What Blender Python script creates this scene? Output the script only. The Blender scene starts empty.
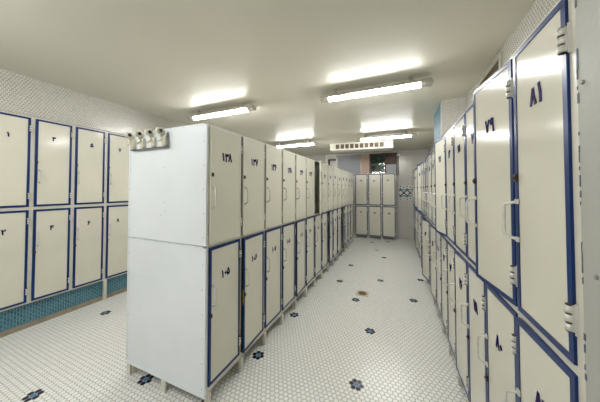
import bpy, bmesh, math, random
from mathutils import Vector, Matrix
random.seed(7)
S = bpy.context.scene
COL = S.collection
PI = math.pi

# ------------------------------------------------------------------ camera
F, CX, CY, H = 230.0, 300.0, 184.4, 1.54
yaw = math.atan((399.0-CX)/F)
pitch = math.atan((190.0-CY)/F*math.cos(yaw))
cd = bpy.data.cameras.new('camera'); cam = bpy.data.objects.new('camera', cd); COL.objects.link(cam)
cd.sensor_fit = 'HORIZONTAL'; cd.sensor_width = 36.0; cd.lens = F/600.0*36.0
cd.shift_y = -(201.0-CY)/600.0
cd.clip_start = 0.02
cam.location = (0, 0, H)
cam.rotation_euler = (PI/2+pitch, 0, yaw)
S.camera = cam

# ------------------------------------------------------------------ world / exposure
w = bpy.data.worlds.new('world'); S.world = w; w.use_nodes = True
w.node_tree.nodes['Background'].inputs[0].default_value = (0.8, 0.9, 1.0, 1)
w.node_tree.nodes['Background'].inputs[1].default_value = 0.3
S.view_settings.view_transform = 'Standard'; S.view_settings.look = 'None'
S.view_settings.gamma = 1.0; S.view_settings.use_curve_mapping = False
S.view_settings.exposure = 0.0
LAMP = 80.0            # strength of the fluorescent diffusers

# ------------------------------------------------------------------ materials
def mat(name, col, rough=0.4, metal=0.0, spec=0.5, vary=0.0, vscale=3.0, bump=0.0, bscale=40.0, coat=0.0):
    m = bpy.data.materials.new(name); m.use_nodes = True
    nt = m.node_tree; b = nt.nodes['Principled BSDF']
    b.inputs['Base Color'].default_value = (*col, 1); b.inputs['Roughness'].default_value = rough
    b.inputs['Metallic'].default_value = metal; b.inputs['Specular IOR Level'].default_value = spec
    b.inputs['Coat Weight'].default_value = coat
    tc = nt.nodes.new('ShaderNodeTexCoord')
    n = nt.nodes.new('ShaderNodeTexNoise'); n.inputs['Scale'].default_value = vscale; n.inputs['Detail'].default_value = 5
    nt.links.new(tc.outputs['Object'], n.inputs['Vector'])
    r = nt.nodes.new('ShaderNodeValToRGB')
    r.color_ramp.elements[0].position = 0.3; r.color_ramp.elements[1].position = 0.7
    k = 1-vary
    r.color_ramp.elements[0].color = (col[0]*k, col[1]*k, col[2]*k*0.98, 1); r.color_ramp.elements[1].color = (*col, 1)
    nt.links.new(n.outputs['Fac'], r.inputs['Fac']); nt.links.new(r.outputs['Color'], b.inputs['Base Color'])
    if bump > 0:
        n2 = nt.nodes.new('ShaderNodeTexNoise'); n2.inputs['Scale'].default_value = bscale; n2.inputs['Detail'].default_value = 3
        nt.links.new(tc.outputs['Object'], n2.inputs['Vector'])
        bp = nt.nodes.new('ShaderNodeBump'); bp.inputs['Strength'].default_value = bump; bp.inputs['Distance'].default_value = 0.01
        nt.links.new(n2.outputs['Fac'], bp.inputs['Height']); nt.links.new(bp.outputs['Normal'], b.inputs['Normal'])
    return m

class G:   # tiny math-node helper
    def __init__(s, nt): s.nt = nt
    def m(s, op, a, b=None, c=None):
        n = s.nt.nodes.new('ShaderNodeMath'); n.operation = op
        for i, v in enumerate((a, b, c)):
            if v is None: continue
            if isinstance(v, (int, float)): n.inputs[i].default_value = v
            else: s.nt.links.new(v, n.inputs[i])
        return n.outputs[0]
    def mix(s, fac, a, b):
        n = s.nt.nodes.new('ShaderNodeMix'); n.data_type = 'RGBA'
        for i, v in ((0, fac), (6, a), (7, b)):
            if isinstance(v, (tuple, float, int)): n.inputs[i].default_value = (*v, 1) if isinstance(v, tuple) else v
            else: s.nt.links.new(v, n.inputs[i])
        return n.outputs[2]

def hex_mat(name, axes, pitch, tile, tile2, grout, rough, gw=0.06, bump=0.5, wear=None, cbump=0.0):
    m = bpy.data.materials.new(name); m.use_nodes = True; nt = m.node_tree; g = G(nt); b = nt.nodes['Principled BSDF']
    tc = nt.nodes.new('ShaderNodeTexCoord'); sp = nt.nodes.new('ShaderNodeSeparateXYZ'); nt.links.new(tc.outputs['Object'], sp.inputs[0])
    u = g.m('DIVIDE', sp.outputs[axes[0]], pitch); v = g.m('DIVIDE', sp.outputs[axes[1]], pitch)
    R3 = math.sqrt(3)
    def hd(du, dv):
        fu = g.m('FLOOR', g.m('ADD', u, 0.5+du)); fv = g.m('FLOOR', g.m('ADD', g.m('DIVIDE', v, R3), 0.5+dv))
        x = g.m('ABSOLUTE', g.m('SUBTRACT', g.m('ADD', u, du), fu))
        y = g.m('ABSOLUTE', g.m('MULTIPLY', g.m('SUBTRACT', g.m('ADD', g.m('DIVIDE', v, R3), dv), fv), R3))
        d = g.m('MAXIMUM', x, g.m('ADD', g.m('MULTIPLY', x, 0.5), g.m('MULTIPLY', y, R3/2)))
        idv = g.m('ADD', g.m('MULTIPLY', fu, 7.13), g.m('ADD', g.m('MULTIPLY', fv, 3.71), du*5.3))
        return d, idv
    d1, i1 = hd(0, 0); d2, i2 = hd(0.5, 0.5)
    d = g.m('MINIMUM', d1, d2); sel = g.m('LESS_THAN', d1, d2)
    idv = g.m('ADD', g.m('MULTIPLY', sel, i1), g.m('MULTIPLY', g.m('SUBTRACT', 1.0, sel), i2))
    wn = nt.nodes.new('ShaderNodeTexWhiteNoise'); wn.noise_dimensions = '1D'; nt.links.new(idv, wn.inputs['W'])
    mr = nt.nodes.new('ShaderNodeMapRange'); mr.interpolation_type = 'SMOOTHSTEP'
    nt.links.new(d, mr.inputs[0]); mr.inputs[1].default_value = 0.5-gw*1.3; mr.inputs[2].default_value = 0.5-gw*0.6
    mr.inputs[3].default_value = 0; mr.inputs[4].default_value = 1
    tcol = g.mix(wn.outputs['Value'], tile, tile2)
    ns = nt.nodes.new('ShaderNodeTexNoise'); ns.inputs['Scale'].default_value = 1.3; ns.inputs['Detail'].default_value = 4
    nt.links.new(tc.outputs['Object'], ns.inputs['Vector'])
    gr = g.mix(ns.outputs['Fac'], grout, tuple(min(1, c*1.35) for c in grout))
    c = g.mix(mr.outputs[0], tcol, gr)
    nt.links.new(c, b.inputs['Base Color'])
    rr = g.m('ADD', rough, g.m('MULTIPLY', mr.outputs[0], 0.5)); nt.links.new(rr, b.inputs['Roughness'])
    bp = nt.nodes.new('ShaderNodeBump'); bp.inputs['Strength'].default_value = bump; bp.inputs['Distance'].default_value = 0.002
    # pillowed tile faces, each tilted a hair its own way
    x2 = g.m('ADD', g.m('MULTIPLY', g.m('POWER', g.m('MULTIPLY', d, 2.0), 4.0), -1.0), g.m('MULTIPLY', wn.outputs['Value'], cbump))
    nt.links.new(x2, bp.inputs['Height']); nt.links.new(bp.outputs['Normal'], b.inputs['Normal'])
    return m

def brick_mat(name, tile, tile2, grout, bw, rh, mortar, rough, axes, bump=0.3, offset=0.5):
    m = bpy.data.materials.new(name); m.use_nodes = True; nt = m.node_tree; b = nt.nodes['Principled BSDF']
    tc = nt.nodes.new('ShaderNodeTexCoord'); sp = nt.nodes.new('ShaderNodeSeparateXYZ'); nt.links.new(tc.outputs['Object'], sp.inputs[0])
    cb = nt.nodes.new('ShaderNodeCombineXYZ'); nt.links.new(sp.outputs[axes[0]], cb.inputs[0]); nt.links.new(sp.outputs[axes[1]], cb.inputs[1])
    br = nt.nodes.new('ShaderNodeTexBrick'); nt.links.new(cb.outputs[0], br.inputs['Vector'])
    br.inputs['Color1'].default_value = (*tile, 1); br.inputs['Color2'].default_value = (*tile2, 1); br.inputs['Mortar'].default_value = (*grout, 1)
    br.inputs['Scale'].default_value = 1; br.inputs['Brick Width'].default_value = bw; br.inputs['Row Height'].default_value = rh
    br.inputs['Mortar Size'].default_value = mortar; br.offset = offset
    nt.links.new(br.outputs['Color'], b.inputs['Base Color']); b.inputs['Roughness'].default_value = rough
    bp = nt.nodes.new('ShaderNodeBump'); bp.inputs['Strength'].default_value = bump; bp.inputs['Distance'].default_value = 0.002; bp.invert = True
    nt.links.new(br.outputs['Fac'], bp.inputs['Height']); nt.links.new(bp.outputs['Normal'], b.inputs['Normal'])
    return m

M = {}
M['cream'] = mat('cream_enamel', (0.68, 0.665, 0.575), 0.14, spec=0.35, vary=0.05, vscale=2.5, bump=0.06, bscale=5)
M['frame'] = mat('cream_frame_enamel', (0.64, 0.625, 0.55), 0.35, vary=0.10, vscale=9)
M['blue'] = mat('blue_enamel', (0.005, 0.032, 0.15), 0.32, spec=0.3, vary=0.2, vscale=8)
M['navy'] = mat('navy_paint', (0.016, 0.008, 0.10), 0.7, spec=0.15)
M['hinge'] = mat('hinge_white', (0.70, 0.70, 0.66), 0.3, metal=0.2, vary=0.15, vscale=30)
M['handle'] = mat('handle_white', (0.74, 0.73, 0.68), 0.25, metal=0.15, vary=0.15, vscale=40)
M['lock'] = mat('lock_brown', (0.055, 0.03, 0.02), 0.4, metal=0.4)
M['dark'] = mat('painted_gap_shade', (0.02, 0.02, 0.022), 0.6)  # near-black colour standing in for the shade inside gaps and holes
M['white'] = mat('white_panel_enamel', (0.71, 0.75, 0.79), 0.30, vary=0.05, vscale=3, bump=0.03, bscale=4)
M['rivet'] = mat('rivet_grey', (0.30, 0.30, 0.30), 0.4, metal=0.5)
M['rubber'] = mat('black_rubber', (0.015, 0.015, 0.015), 0.5)
M['yellow'] = mat('yellow_sticker', (0.50, 0.30, 0.04), 0.5, vary=0.4, vscale=60)
M['ceiling'] = mat('ceiling_gloss_paint', (0.69, 0.67, 0.59), 0.34, spec=0.2, vary=0.05, vscale=1.2, bump=0.16, bscale=3.5)
M['plaster'] = mat('grey_plaster', (0.40, 0.41, 0.38), 0.55, vary=0.07, vscale=3, bump=0.1, bscale=30)
M['chip'] = mat('chipped_paint', (0.16, 0.18, 0.24), 0.6, vary=0.6, vscale=50)
M['floor'] = hex_mat('floor_hex_mosaic', (0, 1), 0.038, (0.83, 0.84, 0.82), (0.78, 0.785, 0.765), (0.33, 0.325, 0.30), 0.20, 0.085, 0.35, cbump=0.5)
M['wallhex'] = hex_mat('wall_hex_mosaic', (1, 2), 0.027, (0.45, 0.44, 0.40), (0.38, 0.375, 0.34), (0.66, 0.65, 0.60), 0.16, 0.06, 0.35, cbump=1.0)
M['wallhex_x'] = hex_mat('pillar_hex_mosaic', (0, 2), 0.027, (0.45, 0.44, 0.40), (0.38, 0.375, 0.34), (0.66, 0.65, 0.60), 0.16, 0.06, 0.35, cbump=1.0)
M['teal'] = brick_mat('teal_mosaic', (0.030, 0.13, 0.19), (0.06, 0.20, 0.27), (0.20, 0.30, 0.34), 0.045, 0.023, 0.003, 0.6, (2, 1))
M['teal'].node_tree.nodes['Principled BSDF'].inputs['Specular IOR Level'].default_value = 0.15
M['backtile'] = brick_mat('back_wall_tile', (0.58, 0.57, 0.53), (0.55, 0.54, 0.50), (0.46, 0.45, 0.42), 0.25, 0.33, 0.003, 0.2, (0, 2), 0.2, 0.0)
M['tan'] = mat('tan_cement', (0.34, 0.29, 0.22), 0.7, vary=0.3, vscale=14)
M['flower_dark'] = mat('flower_dark_tile', (0.010, 0.012, 0.045), 0.2)
M['flower_blue'] = mat('flower_blue_tile', (0.07, 0.22, 0.36), 0.2)
M['fix'] = mat('fixture_beige', (0.42, 0.40, 0.34), 0.4, vary=0.1)
M['fixcap'] = mat('fixture_cap', (0.62, 0.60, 0.53), 0.25, vary=0.2, vscale=20)
M['ac'] = mat('ac_cream', (0.80, 0.78, 0.70), 0.4)
M['brown'] = mat('brown_wood', (0.10, 0.045, 0.035), 0.45, vary=0.3, vscale=12)
M['blind'] = mat('grey_blind', (0.30, 0.32, 0.35), 0.4)
M['pink'] = mat('pink_plaster', (0.62, 0.45, 0.38), 0.6, vary=0.1)
M['whitewall'] = mat('white_plaster', (0.82, 0.80, 0.76), 0.5, vary=0.05)
M['foliage'] = mat('dim_green_view', (0.07, 0.15, 0.09), 0.6, vary=0.85, vscale=9)
M['brass'] = mat('rusty_brass', (0.22, 0.12, 0.045), 0.45, metal=0.4, vary=0.5, vscale=50)
M['beige'] = mat('beige_drain', (0.52, 0.46, 0.34), 0.5, vary=0.2, vscale=30)
M['chrome'] = mat('chrome_pipe', (0.25, 0.24, 0.23), 0.35, metal=0.7)
M['hook'] = mat('hook_cream', (0.66, 0.64, 0.52), 0.3, vary=0.15, vscale=30)
M['vent'] = mat('vent_brown_mesh', (0.12, 0.09, 0.05), 0.7, vary=0.5, vscale=60)

def glass():
    m = bpy.data.materials.new('window_glass'); m.use_nodes = True; b = m.node_tree.nodes['Principled BSDF']
    b.inputs['Base Color'].default_value = (0.8, 0.9, 0.9, 1); b.inputs['Transmission Weight'].default_value = 1; b.inputs['Roughness'].default_value = 0.05
    return m
M['glass'] = glass()
def lampmat():
    m = bpy.data.materials.new('lit_diffuser'); m.use_nodes = True; b = m.node_tree.nodes['Principled BSDF']
    b.inputs['Base Color'].default_value = (0.9, 0.9, 0.88, 1)
    b.inputs['Emission Color'].default_value = (1.0, 0.99, 0.96, 1); b.inputs['Emission Strength'].default_value = LAMP
    return m
M['lamp'] = lampmat()
def band_mat():
    m = bpy.data.materials.new('lattice_tile_band'); m.use_nodes = True; nt = m.node_tree; g = G(nt); b = nt.nodes['Principled BSDF']
    tc = nt.nodes.new('ShaderNodeTexCoord'); sp = nt.nodes.new('ShaderNodeSeparateXYZ'); nt.links.new(tc.outputs['Object'], sp.inputs[0])
    u = g.m('DIVIDE', sp.outputs[0], 0.19); av = g.m('ABSOLUTE', sp.outputs[2])
    def wave(per, off):
        fr = g.m('FRACT', g.m('ADD', g.m('MULTIPLY', u, per), off))
        return g.m('MULTIPLY', g.m('ABSOLUTE', g.m('SUBTRACT', fr, 0.5)), 2.0)     # 0..1 triangle
    w0, w1 = wave(1, 0), wave(1, 0.5)
    def line(wv, amp, base, t): return g.m('LESS_THAN', g.m('ABSOLUTE', g.m('SUBTRACT', av, g.m('ADD', g.m('MULTIPLY', wv, amp), base))), t)
    blk = line(w0, 0.095, 0.0, 0.022)
    tl = line(w0, 0.05, 0.085, 0.017)
    d0 = g.m('LESS_THAN', g.m('ADD', g.m('MULTIPLY', wave(1, 0.0), 0.095), g.m('ABSOLUTE', g.m('SUBTRACT', av, 0.175))), 0.024)
    d1 = g.m('LESS_THAN', g.m('ADD', g.m('MULTIPLY', wave(1, 0.5), 0.095), g.m('ABSOLUTE', g.m('SUBTRACT', av, 0.205))), 0.024)
    c = g.mix(tl, (0.66, 0.66, 0.62), (0.06, 0.20, 0.26))
    c = g.mix(g.m('MAXIMUM', blk, g.m('MAXIMUM', d0, d1)), c, (0.012, 0.015, 0.04))
    nt.links.new(c, b.inputs['Base Color']); b.inputs['Roughness'].default_value = 0.25
    return m
M['band'] = band_mat()

# ------------------------------------------------------------------ mesh helpers
def box(bm, x0, x1, y0, y1, z0, z1, mi=0):
    vs = [bm.verts.new((x, y, z)) for z in (z0, z1) for y in (y0, y1) for x in (x0, x1)]
    for q in ((0, 2, 3, 1), (4, 5, 7, 6), (0, 1, 5, 4), (2, 6, 7, 3), (0, 4, 6, 2), (1, 3, 7, 5)):
        f = bm.faces.new([vs[i] for i in q]); f.material_index = mi
def cyl(bm, p, q, r, n=10, mi=0, r2=None, cap=True):
    p = Vector(p); q = Vector(q); d = (q-p).normalized()
    a = d.orthogonal().normalized(); b = d.cross(a); r2 = r if r2 is None else r2
    A = [bm.verts.new(p+a*math.cos(2*PI*i/n)*r+b*math.sin(2*PI*i/n)*r) for i in range(n)]
    B = [bm.verts.new(q+a*math.cos(2*PI*i/n)*r2+b*math.sin(2*PI*i/n)*r2) for i in range(n)]
    for i in range(n):
        f = bm.faces.new((A[i], A[(i+1) % n], B[(i+1) % n], B[i])); f.smooth = True; f.material_index = mi
    if cap:
        f = bm.faces.new(A[::-1]); f.material_index = mi
        f = bm.faces.new(B); f.material_index = mi
def tube(bm, pts, r, n=8, mi=0):
    pts = [Vector(p) for p in pts]; rings = []
    ref = Vector((0.13, 0.91, 0.37))
    for i, p in enumerate(pts):
        d = (pts[min(i+1, len(pts)-1)]-pts[max(i-1, 0)]).normalized()
        a = (ref-d*ref.dot(d)).normalized(); b = d.cross(a)
        rings.append([bm.verts.new(p+a*math.cos(2*PI*k/n)*r+b*math.sin(2*PI*k/n)*r) for k in range(n)])
    for A, B in zip(rings, rings[1:]):
        for k in range(n):
            f = bm.faces.new((A[k], A[(k+1) % n], B[(k+1) % n], B[k])); f.smooth = True; f.material_index = mi
    bm.faces.new(rings[0][::-1]).material_index = mi; bm.faces.new(rings[-1]).material_index = mi
def mesh(name, bm, mats, bevel=0):
    bmesh.ops.recalc_face_normals(bm, faces=bm.faces)
    if bevel:
        bmesh.ops.bevel(bm, geom=[e for e in bm.edges if e.calc_face_angle(0) > 1.0], offset=bevel, segments=1, affect='EDGES', clamp_overlap=True)
    me = bpy.data.meshes.new(name); bm.to_mesh(me); bm.free()
    for m in mats: me.materials.append(M[m])
    return me
def link(name, me, parent=None, loc=(0, 0, 0), rz=0):
    o = bpy.data.objects.new(name, me); COL.objects.link(o)
    o.location = loc; o.rotation_euler = (0, 0, rz); o.parent = parent
    return o
def tag(o, label, cat, group=None):
    o['label'] = label; o['category'] = cat
    if group: o['group'] = group
    return o
def struct(name, boxes, mats, bevel=0, loc=(0, 0, 0), parent=None):
    bm = bmesh.new()
    for b in boxes: box(bm, *b)
    o = link(name, mesh(name, bm, mats, bevel), parent, loc)
    if not parent: o['kind'] = 'structure'
    return o
def empty(name, loc, rz=0): return link(name, None, None, loc, rz)

# ------------------------------------------------------------------ room shell
XL, XR, YB, YN, ZC = -3.8, 0.85, 8.05, -3.0, 2.8
# floor with its flower inlays: one surface
bm = bmesh.new(); box(bm, XL-0.6, XR+0.1, YN, YB+0.1, -0.1, 0.0)
p = 0.038; R3 = math.sqrt(3)
def snap(x, y):
    best = None
    for k in (0, 1):
        i = round((x/p)-k*0.5); j = round(y/(p*R3)-k*0.5)
        c = ((i+k*0.5)*p, (j+k*0.5)*p*R3)
        d = (c[0]-x)**2+(c[1]-y)**2
        if best is None or d < best[0]: best = (d, c)
    return best[1]
def hexf(cx, cy, mi):
    r = p/R3*0.90
    vs = [bm.verts.new((cx+r*math.cos(PI/6+k*PI/3), cy+r*math.sin(PI/6+k*PI/3), 0.0006)) for k in range(6)]
    f = bm.faces.new(vs); f.material_index = mi
    f.normal_update()
    if f.normal.z < 0: f.normal_flip()
flowers = [(-0.31, 1.863), (-0.316, 2.62), (0.176, 3.575), (-0.567, 3.30), (-0.93, 3.856), (-0.31, 4.146), (0.33, 4.445), (-0.929, 4.73),
           (-0.326, 5.574), (-0.529, 6.19), (-0.311, 7.26), (-0.75, 7.0), (-1.22, 1.844), (-1.20, 2.62), (-1.896, 1.258), (-2.522, 0.821), (-3.379, 1.721),
           (-2.9, 2.5), (-2.5, 3.3), (-3.3, 4.0), (-2.7, 4.9), (-0.3, 1.0), (-1.2, 0.5), (-2.0, -0.4), (-0.4, 0.1), (-3.1, -0.2)]
me_keep = bm
for (x, y) in flowers:
    cx, cy = snap(x, y); hexf(cx, cy, 2)
    for k in range(6): hexf(cx+p*math.cos(k*PI/3), cy+p*math.sin(k*PI/3), 1)
me = bpy.data.meshes.new('floor'); bm.normal_update(); bm.to_mesh(me); bm.free()
for m in ('floor', 'flower_dark', 'flower_blue'): me.materials.append(M[m])
fo = link('floor', me); fo['kind'] = 'structure'
struct('ceiling', [(XL-0.6, XR+0.1, YN, YB+0.1, ZC, ZC+0.1)], ['ceiling'])
# left wall: tiled above a locker niche and below it
NI0, NI1 = 0.822, 2.245
struct('wall_left', [(XL-0.1, XL, YN, YB, 2.37, ZC, 0), (XL-0.1, XL, YN, NI0, 0.30, 2.37, 0), (XL-0.1, XL, NI1, YB, 0.30, 2.37, 0),
                     (XL-0.6, XL-0.5, NI0-0.1, NI1+0.1, 0.2, 2.5, 0), (XL-0.5, XL-0.1, NI0-0.1, NI0, 0.2, 2.5, 0), (XL-0.5, XL-0.1, NI1, NI1+0.1, 0.2, 2.5, 0),
                     (XL-0.5, XL-0.1, NI0, NI1, 2.37, 2.5, 0)], ['wallhex'])
struct('baseboard_left', [(XL-0.5, XL-0.02, YN, YB, 0.055, 0.28, 0)], ['teal'])
struct('trim_1', [(XL-0.5, XL-0.012, YN, YB, 0.0, 0.055, 0)], ['tan'])
struct('wall_right', [(XR, XR+0.1, 0.797, YB, 0, ZC)], ['wallhex'])
struct('wall_near', [(0.412, XR+0.1, YN, 0.797, 0, ZC)], ['plaster'])
bm = bmesh.new()                                   # ragged chipped edge of the plaster
z = 0.02
while z < ZC-0.05:
    h = random.uniform(0.004, 0.03); d = random.choice((0.001, 0.002, 0.003, 0.005)) if random.random() < 0.6 else 0
    if d: box(bm, 0.4108, 0.4125, 0.7965-d, 0.7975, z, z+h)
    z += h+random.choice((0, 0, 0.01, 0.12*random.random()))
ch = link('trim_2', mesh('trim_2', bm, ['chip'])); ch['kind'] = 'structure'
struct('wall_pillar', [(0.567, XR, 3.75, 4.45, 0, ZC, 0)], ['wallhex_x'])
struct('trim_3', [(0.555, 0.567, 3.75, 4.45, 0, ZC, 0)], ['teal'])
bm = bmesh.new(); cyl(bm, (0.562, 3.753, 2.08), (0.562, 3.753, ZC), 0.012, 12)
pc = link('trim_4', mesh('trim_4', bm, ['fixcap'])); pc['kind'] = 'structure'
struct('wall_back', [(XL-0.1, -2.03, YB, YB+0.1, 0, ZC), (-2.03, -0.05, YB, YB+0.1, 0, 2.0), (-2.03, -0.05, YB, YB+0.1, 2.74, ZC),
                     (-1.19, -0.91, YB, YB+0.1, 2.0, 2.74, 1), (-0.05, XR+0.1, YB, YB+0.1, 0, ZC)], ['backtile', 'pink'])
struct('trim_5', [(-2.45, -2.06, YB-0.012, YB, 2.0, ZC)], ['whitewall'])
b = struct('trim_6', [(-0.42, 0.42, -0.008, 0.0, -0.235, 0.235)], ['band'], loc=(0.425, YB, 1.435))
struct('wall_rear', [(XL-0.1, 0.45, YN-0.1, YN, 0, ZC)], ['backtile'])
# windows of the back wall
def window(n, x0, x1, y, z0, z1, fm='brown', t=0.035):
    o = struct('window_%d' % n, [(x0, x1, y-0.02, y+0.05, z1-t, z1), (x0, x1, y-0.02, y+0.05, z0, z0+t),
               (x0, x0+t, y-0.02, y+0.05, z0, z1), (x1-t, x1, y-0.02, y+0.05, z0, z1)], [fm])
    return o
w1 = window(1, -2.03, -1.19, YB, 2.0, 2.74, 'chrome')
bm = bmesh.new()
for k in range(17): box(bm, -1.995, -1.225, YB+0.01, YB+0.03, 2.035+k*0.04, 2.071+k*0.04)
link('shutter', mesh('shutter', bm, ['blind']), w1)
w2 = window(2, -0.91, -0.05, YB, 2.0, 2.74, 'brown')
bm = bmesh.new(); box(bm, -0.875, -0.42, YB+0.02, YB+0.026, 2.035, 2.705); link('window_pane', mesh('window_pane', bm, ['glass']), w2)
bm = bmesh.new(); box(bm, -0.42, -0.38, YB-0.015, YB+0.045, 2.035, 2.705); box(bm, -0.38, -0.085, YB+0.005, YB+0.03, 2.36, 2.705)
link('wooden_panel', mesh('wooden_panel', bm, ['brown']), w2)
bm = bmesh.new(); box(bm, -0.38, -0.085, YB+0.01, YB+0.02, 2.035, 2.36); link('shutter', mesh('shutter', bm, ['blind']), w2)
bm = bmesh.new(); box(bm, -0.9, -0.38, YB+0.3, YB+0.32, 1.9, 2.8); o = link('trim_7', mesh('trim_7', bm, ['foliage'])); o['kind'] = 'structure'
w3 = struct('window_3', [(XR-0.015, XR, 2.55, 2.59, 2.30, 2.76), (XR-0.015, XR, 3.13, 3.18, 2.30, 2.76), (XR-0.015, XR, 2.59, 3.13, 2.72, 2.76), (XR-0.015, XR, 2.59, 3.13, 2.30, 2.34)], ['fixcap'])
bm = bmesh.new(); box(bm, XR-0.006, XR, 2.59, 3.13, 2.34, 2.72); link('window_screen', mesh('window_screen', bm, ['vent']), w3)

# ------------------------------------------------------------------ lockers
DIG = {'0': [[(.22, .42), (.32, .52), (.42, .42), (.32, .32), (.22, .42)]],
       '1': [[(.22, 1), (.34, .5), (.36, 0)]],
       '2': [[(.1, 1), (.2, .5), (.22, 0)], [(.12, .9), (.28, .72), (.48, .78), (.55, 1)]],
       '3': [[(.05, 1), (.16, .5), (.18, 0)], [(.08, .9), (.2, .74), (.32, .8), (.35, .98), (.42, .76), (.56, .78), (.62, 1)]],
       '4': [[(.08, 1), (.16, .5), (.18, 0)], [(.62, .98), (.36, 1), (.26, .82), (.38, .66), (.62, .64)], [(.12, .72), (.38, .66)]],
       '5': [[(.32, 1), (.1, .55), (.04, .22), (.16, .05), (.32, .24), (.48, .05), (.6, .22), (.54, .55), (.32, 1)]],
       '6': [[(.5, .98), (.22, .95), (.12, .75), (.28, .6), (.56, .62)], [(.5, .62), (.26, .34), (.14, 0)]],
       '7': [[(.05, 1), (.18, .5), (.3, 0), (.42, .5), (.58, 1)]],
       '8': [[(.05, 0), (.18, .5), (.3, 1), (.42, .5), (.58, 0)]],
       '9': [[(.46, .9), (.28, 1), (.12, .82), (.2, .62), (.46, .66)], [(.46, .98), (.48, .5), (.54, 0)]]}
def number_mesh(txt, h, thick=0.22):
    bm = bmesh.new(); W = h*0.66; x0 = -W*len(txt)/2; th = h*thick/2
    jit = random.Random(hash(txt) % 1000 if False else sum(ord(c)*(i+3) for i, c in enumerate(txt)))
    for i, c in enumerate(txt):
        dy = jit.uniform(-.06, .06); sc = jit.uniform(.9, 1.08)
        for st in DIG[c]:
            P = [Vector((x0+W*i+(a*sc)*h, 0, (b-.5+dy)*h*sc)) for a, b in st]
            for A, B in zip(P, P[1:]):
                d = (B-A).normalized(); n = Vector((-d.z, 0, d.x))*th; A2 = A-d*th*.6; B2 = B+d*th*.6
                vs = [bm.verts.new(q+Vector((0, yy, 0))) for yy in (0, -0.0012) for q in (A2+n, A2-n, B2-n, B2+n)]
                for q in ((0, 1, 2, 3), (7, 6, 5, 4), (0, 4, 5, 1), (1, 5, 6, 2), (2, 6, 7, 3), (3, 7, 4, 0)): bm.faces.new([vs[k] for k in q])
    return mesh('painted_number', bm, ['navy'])

cache = {}
def body_mesh(w, h, d, g, fm, gr, gb):
    k = ('b', w, h, d, g, fm, gr, gb)
    if k in cache: return cache[k]
    bm = bmesh.new(); t = 0.010; s = g-0.002; gr = gr-0.002; gb = gb-0.002
    box(bm, 0, t, 0.003, d, 0, h); box(bm, w-t, w, 0.003, d, 0, h); box(bm, t, w-t, 0.003, d, 0, t); box(bm, t, w-t, 0.003, d, h-t, h)
    box(bm, t, w-t, d-t, d, t, h-t)
    box(bm, 0, s, 0, 0.02, 0, h); box(bm, w-gr, w, 0, 0.02, 0, h); box(bm, s, w-gr, 0, 0.02, 0, gb); box(bm, s, w-gr, 0, 0.02, h-s, h)
    cache[k] = mesh('cabinet_body', bm, [fm]); return cache[k]
def door_mesh(w, h, style, bw):
    k = ('d', w, h, style, bw)
    if k in cache: return cache[k]
    # origin at the hinge edge (right), door spans x -w..0, front at y=-0.024
    bm = bmesh.new(); T = 0.020
    if style == 'plain':
        box(bm, -w, 0, -T, 0, 0, h, 0)
        for a in ((-w, -w+bw, 0, h), (-bw, 0, 0, h), (-w+bw, -bw, 0, bw), (-w+bw, -bw, h-bw, h)):
            box(bm, a[0], a[1], -T-0.002, -T, a[2], a[3], 0)
        box(bm, -0.006, 0.001, -T-0.003, -0.001, 0.004, h-0.004, 2)  # solid dark strip painted in for the shaded gap along the hinge edge
    else:
        T = 0.008
        box(bm, -w+bw, -bw, -T-0.001, -0.002, bw, h-bw, 0)
        for a in ((-w, -w+bw, 0, h), (-bw, 0, 0, h), (-w+bw, -bw, 0, bw), (-w+bw, -bw, h-bw, h)):
            box(bm, a[0], a[1], -T-0.004, 0, a[2], a[3], 1)
    cache[k] = mesh('door', bm, ['cream', 'blue', 'dark']); return cache[k]
def handle_mesh(L):
    k = ('h', L)
    if k in cache: return cache[k]
    bm = bmesh.new()
    tube(bm, [(0.004, 0, 0), (0.0, -0.014, -0.003), (-0.008, -0.034, -0.012), (-0.010, -0.037, -0.024), (-0.010, -0.037, -L+0.024), (-0.008, -0.034, -L+0.012), (0.0, -0.014, -L+0.003), (0.004, 0, -L)], 0.0058)
    box(bm, -0.004, 0.014, -0.006, 0, -0.008, 0.010); box(bm, -0.004, 0.014, -0.006, 0, -L-0.010, -L+0.008)
    cache[k] = mesh('handle', bm, ['handle']); return cache[k]
def hinge_mesh():
    if 'hinge' in cache: return cache['hinge']
    bm = bmesh.new()
    for i in range(3): cyl(bm, (0, -0.015, -0.033+i*0.0235), (0, -0.015, -0.0145+i*0.0235), 0.0095, 12)
    cyl(bm, (0, -0.015, -0.036), (0, -0.015, 0.036), 0.0075, 8, 1)
    box(bm, 0.0, 0.010, -0.013, -0.001, -0.033, 0.034); box(bm, 0.0115, 0.0145, -0.010, 0.001, -0.040, 0.040)
    cache['hinge'] = mesh('hinge', bm, ['hinge', 'lock']); return cache['hinge']
def lock_mesh():
    if 'lock' in cache: return cache['lock']
    bm = bmesh.new(); box(bm, -0.009, 0.009, -0.008, 0, -0.014, 0.014); cyl(bm, (0, -0.008, 0), (0, -0.013, 0), 0.006, 8)
    cache['lock'] = mesh('lock', bm, ['lock'], 0.002); return cache['lock']
def leg_mesh(h, r):
    k = ('l', h)
    if k in cache: return cache[k]
    bm = bmesh.new(); box(bm, -r, r, -r, r, 0.0, h); cache[k] = mesh('leg', bm, ['frame'], 0.003); return cache[k]

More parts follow.
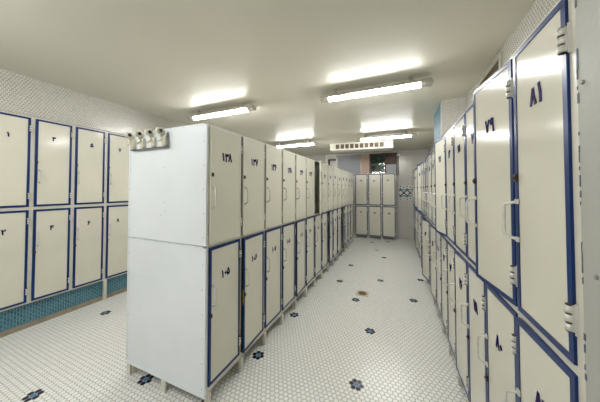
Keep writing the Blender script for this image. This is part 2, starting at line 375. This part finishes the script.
def locker(loc, rz, w, h, d, upper, style, num, label, cat_group, ajar=0, legh=0, legs=(0,), numh=0.065, hinge_left=False, gap=0.014, bw=0.020, sticker=False, legd=0.03, gr=None, gb=None, hx=0.012):
    gr = gr or gap; gb = gb or gap
    r = empty('locker', (loc[0], loc[1], loc[2]-legh), rz)
    tag(r, label, 'locker', cat_group)
    z0 = legh
    link('cabinet_body', body_mesh(w, h, d, gap, 'frame', gr, gb), r, (0, 0, z0))
    dw, dh = w-gap-gr, h-gap-gb
    dr = link('door', door_mesh(round(dw, 4), round(dh, 4), style, bw), r, (w-gr, 0.006, z0+gb), math.radians(ajar))
    fy = -0.010 if style != 'plain' else -0.020
    if num:
        nz = dh-0.215
        link('painted_number', number_mesh(num, numh), dr, (-dw*0.5+random.uniform(-.02, .01), fy-0.0004, nz+random.uniform(-.012, .012)))
    L = 0.14
    hz = (0.27+L) if upper else dh-0.27
    hl = link('handle', handle_mesh(L), dr, (-dw+hx, fy-0.003, hz))
    lz = 0.50 if upper else dh-0.27-L-0.07
    link('lock', lock_mesh(), dr, (-dw+0.014, fy-0.003, lz))
    for q in (0.12, dh-0.12): link('hinge', hinge_mesh(), r, (w-gr-0.002, 0.003, z0+gb+q))
    if sticker:
        bm = bmesh.new(); box(bm, -dw-0.0012, -dw, -0.0115, -0.002, dh*0.42, dh*0.55); s = link('sticker', mesh('sticker', bm, ['yellow']), dr); s['label'] = 'yellow strip of tape on the door edge'
    if legh:
        for q in legs:
            for yy in (legd, d-0.03): link('leg', leg_mesh(legh, 0.0175), r, (min(max(q*w, 0.0178), w-0.0178), yy, 0))
    return r

# island bank, front faces the aisle (+X)
ORD = 'first second third fourth fifth sixth seventh eighth ninth tenth eleventh twelfth thirteenth fourteenth fifteenth sixteenth seventeenth eighteenth nineteenth'.split()
n_isl = 15; PW = 0.37; X0 = -1.245
for i in range(n_isl):
    y = 1.2405+i*PW; lo, up = str(105+i), str(138-i)
    aj = {1: 3.5, 4: 3, 8: 6, 11: 8}.get(i, 1.0 if i else 0.8)
    side = 'nearest the white end panel' if i == 0 else 'aisle side of the long middle bank'
    lk = locker((X0, y, 0.115), PI/2, PW-0.001, 1.02, 0.855, False, 'blue', lo, '%s blue framed locker in the lower row of the middle bank, numbered %s' % (ORD[i], lo),
           'blue framed lockers in the lower row of the middle bank', ajar=aj, legh=0.115, legs=(0.05,) if i == 0 else ((0, 1) if i == n_isl-1 else (0,)), gap=0.013, gb=0.042, numh=0.048, legd=0.006, hx=0.026, bw=0.019, sticker=(i == 1))
    if i == 0: first_low = lk
    au = 15 if i == 6 else 0
    locker((X0, y, 1.135), PI/2, PW-0.001, 0.875, 0.855, True, 'plain', up, '%s plain cream locker in the upper row of the middle bank, numbered %s%s' % (ORD[i], up, ', standing open' if au else ''),
           'plain cream lockers in the upper row of the middle bank', ajar=au, gap=0.012, bw=0.022, numh=0.057, hx=0.020)
# right bank, front faces the aisle (-X)
aj_up = {1: 8, 5: 9, 8: 2}; aj_lo = {0: 2, 1: 1, 3: 2, 7: 5, 9: 13}
for i in range(19):
    yfar = (1.153+i*0.356) if i < 10 else (4.40+(i-9)*0.36)
    up, lo = str(81-2*i), str(82-2*i)
    far = i >= 10; bwf = 0.030 if far else 0.0185
    dpt = 0.43 if not (3.74 < yfar and yfar-0.36 < 4.46) else 0.13
    au = aj_up.get(i, 0.6) if not far else random.choice((0.5, 3, 6, 10)); al = aj_lo.get(i, 0.6) if not far else random.choice((0.5, 3, 7, 10))
    tail = ', beside the grey plaster wall' if i == 0 else ('' if not far else ', far stretch of the bank')
    locker((0.42, yfar, 1.07), -PI/2, 0.3555 if i < 10 else 0.3595, 1.005, dpt, True, 'blue', up, '%s locker from the near end, upper row of the right bank, numbered %s%s' % (ORD[i], up, ', ajar' if au > 5 else ''),
           'lockers in the upper row of the right bank', ajar=au, numh=0.056, gap=0.014, bw=bwf, gr=0.043 if i == 0 else 0.014)
    locker((0.42, yfar, 0.10), -PI/2, 0.3555 if i < 10 else 0.3595, 0.97, dpt, False, 'blue', lo, '%s locker from the near end, lower row of the right bank, numbered %s%s' % (ORD[i], lo, ', ajar' if al > 5 else ''),
           'lockers in the lower row of the right bank', ajar=al, legh=0.10, legs=(0, 1) if i in (0, 10) else (0,), numh=0.056, gap=0.014, gb=0.032, bw=bwf, legd=0.012, gr=0.043 if i == 0 else 0.014)
# left bank in its niche
for i, (a, b) in enumerate((('1', '2'), ('3', '4'), ('5', '6'), ('7', '8'))):
    y = 0.825+i*0.353
    pos = ('leftmost', 'second from the left', 'third from the left', 'fourth from the left')[i]
    locker((XL+0.022, y, 1.33), PI/2, 0.3522, 1.03, 0.40, True, 'blue', a, 'locker numbered %s in the upper row of the left wall, %s' % (a, pos), 'lockers in the upper row of the left wall', numh=0.047, gap=0.0185, bw=0.021, ajar=0.5, hx=0.032)
    locker((XL+0.022, y, 0.28), PI/2, 0.3522, 1.05, 0.40, False, 'blue', b, 'locker numbered %s in the lower row of the left wall, %s' % (b, pos), 'lockers in the lower row of the left wall', legh=0.28 if i == 3 else 0, legs=(0,), legd=0.012, numh=0.047, gap=0.0185, bw=0.021, ajar=0.5, hx=0.032)
# far lockers across the aisle end
for i, (a, b) in enumerate((('39', '40'), ('41', '42'), ('43', '44'))):
    x = -1.325+i*0.412
    pos = ('left column', 'middle column', 'right column')[i]
    locker((x, 7.62, 1.03), 0, 0.412, 1.02, 0.42, True, 'blue', a, 'upper locker in the %s of the far block facing the aisle' % pos, 'lockers of the far block across the aisle', numh=0.05, gap=0.014, bw=0.024, ajar=0.3)
    locker((x, 7.62, 0.06), 0, 0.412, 0.97, 0.42, False, 'blue', b, 'lower locker in the %s of the far block facing the aisle' % pos, 'lockers of the far block across the aisle', legh=0.06, legs=(0.05, 0.95), numh=0.05, gap=0.014, bw=0.024, ajar=0.3)

# ------------------------------------------------------------------ white end panels of the middle bank
XE = -2.105
def end_panel(z0, z1, crease, label, legs):
    bm = bmesh.new(); box(bm, XE, X0+0.004, 1.222, 1.2385, z0, z1)
    box(bm, XE-0.004, XE+0.012, 1.219, 1.224, z0, z1); box(bm, X0-0.014, X0+0.006, 1.219, 1.224, z0, z1)
    box(bm, XE, X0+0.004, 1.219, 1.224, z1-0.012, z1)
    if crease:
        box(bm, XE+0.012, X0-0.014, 1.2205, 1.223, z0+0.735, z0+0.740); box(bm, XE, X0+0.004, 1.217, 1.224, z0, z0+0.03)
    me = mesh('side_panel', bm, ['white'])
    o = link('end_panel', me); tag(o, label, 'panel', 'white end panels of the middle bank')
    spots = []; zz = z0+0.06
    while zz < z1-0.03:
        spots += [(XE+0.02, 1.2195, zz), (X0-0.02, 1.2195, zz)]; zz += 0.17
    spots += [(XE+0.08+k*0.14, 1.2195, z1-0.006) for k in range(6)]
    if not crease: spots += [(-1.67, 1.2225, 1.44), (-1.66, 1.2225, 1.38), (-1.70, 1.2225, 1.34), (-1.68, 1.2225, 1.71)]
    if 'rivet' not in cache:
        bm = bmesh.new(); cyl(bm, (0, 0.0005, 0), (0, -0.002, 0), 0.0033, 8); cache['rivet'] = mesh('rivet', bm, ['rivet'])
    for q in spots: link('rivet', cache['rivet'], o, q)
    for q in legs:
        bm = bmesh.new(); box(bm, q-0.022, q+0.022, 1.2225, 1.2385, 0, z0+0.002); link('leg', mesh('leg', bm, ['frame'], 0.003), o)
    return o
end_panel(0.10, 1.138, True, 'large white riveted end panel on short legs, lower half of the middle bank', (XE+0.022, -1.66))
end_panel(1.142, 2.012, False, 'white riveted end panel under the hooks, upper half of the middle bank', ())

# black rubber cap on the corner leg
bm = bmesh.new(); cyl(bm, (0.022, 0.030, 0), (0.022, 0.030, 0.04), 0.027, 14)
link('rubber_foot', mesh('rubber_foot', bm, ['rubber']), first_low)['label'] = 'black rubber cap on the corner leg'

# ------------------------------------------------------------------ hook rack on the end panel
hr = empty('hook_rack', (-1.84, 1.219, 1.89)); tag(hr, 'cream rack with four round knobbed hooks on the top of the white end panel', 'hook rack')
bm = bmesh.new(); box(bm, -0.215, 0.215, -0.010, 0.0, -0.02, 0.100); link('backplate', mesh('backplate', bm, ['white'], 0.003), hr)
bm = bmesh.new(); box(bm, -0.225, 0.225, -0.022, -0.002, -0.026, -0.018); box(bm, 0.217, 0.222, -0.022, -0.002, -0.018, 0.085); link('rail', mesh('rail', bm, ['chrome'], 0.002), hr)
for k in range(4):
    x = -0.20+k*0.125
    bm = bmesh.new()
    cyl(bm, (x-0.014, -0.045, 0.098), (x+0.012, -0.045, 0.098), 0.026, 18, 0, 0.028)
    cyl(bm, (x+0.0122, -0.045, 0.098), (x+0.0135, -0.045, 0.098), 0.014, 16, 1)  # dark disc painted in for the shade inside the knob's hole
    box(bm, x-0.009, x+0.008, -0.043, -0.010, 0.050, 0.095)
    # moulded body below, narrowing towards the rail
    box(bm, x-0.004, x+0.040, -0.032, -0.009, -0.012, 0.058)
    tube(bm, [(x+0.018, -0.028, 0.048), (x+0.016, -0.048, 0.028), (x+0.024, -0.072, 0.012), (x+0.040, -0.074, 0.010), (x+0.052, -0.070, 0.022)], 0.007)
    link('hook', mesh('hook', bm, ['hook', 'dark'], 0), hr)

# ------------------------------------------------------------------ ceiling lights
def halfprism(bm, x0, x1, r, z0, hgt, mi=0, n=12, taper=0.0):
    A, B = [], []
    for k in range(n+1):
        a = PI*k/n; y = -math.cos(a)*r; zz = z0-math.sin(a)*hgt
        A.append(bm.verts.new((x0, y, zz))); B.append(bm.verts.new((x1, y, zz)))
    for k in range(n):
        f = bm.faces.new((A[k], A[k+1], B[k+1], B[k])); f.smooth = True; f.material_index = mi
    bm.faces.new(A).material_index = mi; bm.faces.new(B[::-1]).material_index = mi
    bm.faces.new((A[0], B[0], B[-1], A[-1])).material_index = mi
def light(x, y, label, rz=0):
    r = empty('ceiling_light', (x, y, ZC-0.05), rz); tag(r, label, 'ceiling light', 'fluorescent fixtures on the ceiling')
    bm = bmesh.new(); box(bm, -0.625, 0.625, -0.056, 0.056, -0.048, -0.015); box(bm, -0.45, -0.40, -0.012, 0.012, -0.015, 0.05); box(bm, 0.40, 0.45, -0.012, 0.012, -0.015, 0.05)
    for q in (-0.35, 0.35):
        for s in (-1, 1): box(bm, q-0.012, q+0.012, s*0.056-0.004, s*0.056+0.004, -0.058, -0.03)
    link('housing', mesh('housing', bm, ['fix'], 0.004), r)
    bm = bmesh.new(); halfprism(bm, -0.52, 0.52, 0.036, -0.046, 0.042); link('diffuser', mesh('diffuser', bm, ['lamp']), r)
    for s in (-1, 1):
        bm = bmesh.new(); halfprism(bm, min(s*0.52, s*0.622), max(s*0.52, s*0.622), 0.048, -0.042, 0.046)
        cyl(bm, (s*0.622, 0, -0.05), (s*0.64, 0, -0.05), 0.016, 12); link('end_cap', mesh('end_cap', bm, ['fixcap']), r)
    return r
light(-0.29, 2.82, 'nearest fluorescent light over the aisle, largest in view')
light(-2.50, 2.72, 'fluorescent light above the white end panel, left side')
light(-2.49, 5.45, 'small distant fluorescent light over the middle bank')
light(-0.27, 5.42, 'distant fluorescent light over the aisle in front of the grille unit')
light(-1.15, -0.45, 'added unseen fluorescent fill light over the aisle behind the camera')  # unseen fixture, added to even out the room's brightness
light(-2.60, 0.0, 'added unseen fluorescent fill light on the left behind the camera')  # also out of view, added as fill for the left side
light(-1.8, -2.4, 'added unseen fluorescent fill light near the rear wall')  # third added fill fixture, never in view

# ------------------------------------------------------------------ grille unit, drain, pipe
ac = empty('air_conditioner', (-0.92, 6.15, 2.60), 0.12); tag(ac, 'long cream air unit with square grille openings under the far ceiling', 'air conditioner')
bm = bmesh.new(); L0, L1 = -0.80, 0.80
n = 10; xs = [L0+0.14+k*0.125 for k in range(n+1)]
box(bm, L0, L1, 0.03, 0.42, 0, 0.19); box(bm, L0, xs[0], 0, 0.03, 0, 0.19); box(bm, xs[-1], L1, 0, 0.03, 0, 0.19)
box(bm, xs[0], xs[-1], 0, 0.03, 0, 0.035); box(bm, xs[0], xs[-1], 0, 0.03, 0.155, 0.19)
for k in range(n+1): box(bm, xs[k]-0.013, xs[k]+0.013, 0, 0.03, 0.035, 0.155)
link('casing', mesh('casing', bm, ['ac']), ac)
bm = bmesh.new()
for k in range(n):
    box(bm, xs[k]+0.013, xs[k+1]-0.013, 0.022, 0.0295, 0.035, 0.155)
gi = link('grille_backing', mesh('grille_backing', bm, ['vent']), ac)
bm = bmesh.new()
for k in range(n):
    for q in range(1, 4): box(bm, xs[k]+0.013, xs[k+1]-0.013, 0.006, 0.010, 0.035+q*0.03-0.002, 0.035+q*0.03+0.002)
link('grille', mesh('grille', bm, ['fix']), ac)
bm = bmesh.new(); box(bm, -0.45, -0.42, 0.1, 0.3, 0.19, 0.2); box(bm, 0.42, 0.45, 0.1, 0.3, 0.19, 0.2); link('bracket', mesh('bracket', bm, ['chrome']), ac)

bm = bmesh.new(); cyl(bm, (-2.30, 7.96, 0), (-2.30, 7.96, 2.62), 0.035, 14); cyl(bm, (-2.30, 7.96, 2.60), (-2.06, 7.96, 2.60), 0.028, 12)
tag(link('wall_pipe', mesh('wall_pipe', bm, ['chrome'])), 'dark vertical pipe at the left end of the far wall windows', 'pipe')
bm = bmesh.new(); box(bm, -0.06, 0.06, 7.90, 8.04, 2.60, 2.68); cyl(bm, (-0.02, 7.97, 2.0), (-0.02, 7.97, 2.62), 0.016, 10)
tag(link('wall_bracket', mesh('wall_bracket', bm, ['chrome'])), 'dark metal bracket at the right of the brown far window', 'bracket')

fd = empty('floor_drain', (-0.511, 3.529, 0)); tag(fd, 'square beige floor drain with rusty round grate in the aisle floor', 'drain')
bm = bmesh.new(); box(bm, -0.085, 0.085, -0.085, 0.085, 0.0, 0.003); link('drain_plate', mesh('drain_plate', bm, ['beige']), fd)
bm = bmesh.new(); cyl(bm, (0, 0, 0.003), (0, 0, 0.006), 0.06, 24); 
for k in range(5): box(bm, -0.045+k*0.022-0.003, -0.045+k*0.022+0.003, -0.035, 0.035, 0.006, 0.007)
link('drain_grate', mesh('drain_grate', bm, ['brass']), fd)

# screws in the plaster wall
for (y, z, d) in ((0.778, 1.80, 'upper'), (0.752, 1.34, 'middle'), (0.74, 0.83, 'lower')):
    bm = bmesh.new(); cyl(bm, (0, 0, 0), (-0.004, 0, 0), 0.006, 10, 0, 0.004); box(bm, -0.005, -0.004, -0.003, 0.003, -0.0006, 0.0006)
    tag(link('wall_screw', mesh('wall_screw', bm, ['rivet']), None, (0.412, y, z)), '%s dark screw in the grey plaster wall at the right edge' % d, 'screw', 'screws in the plaster wall')
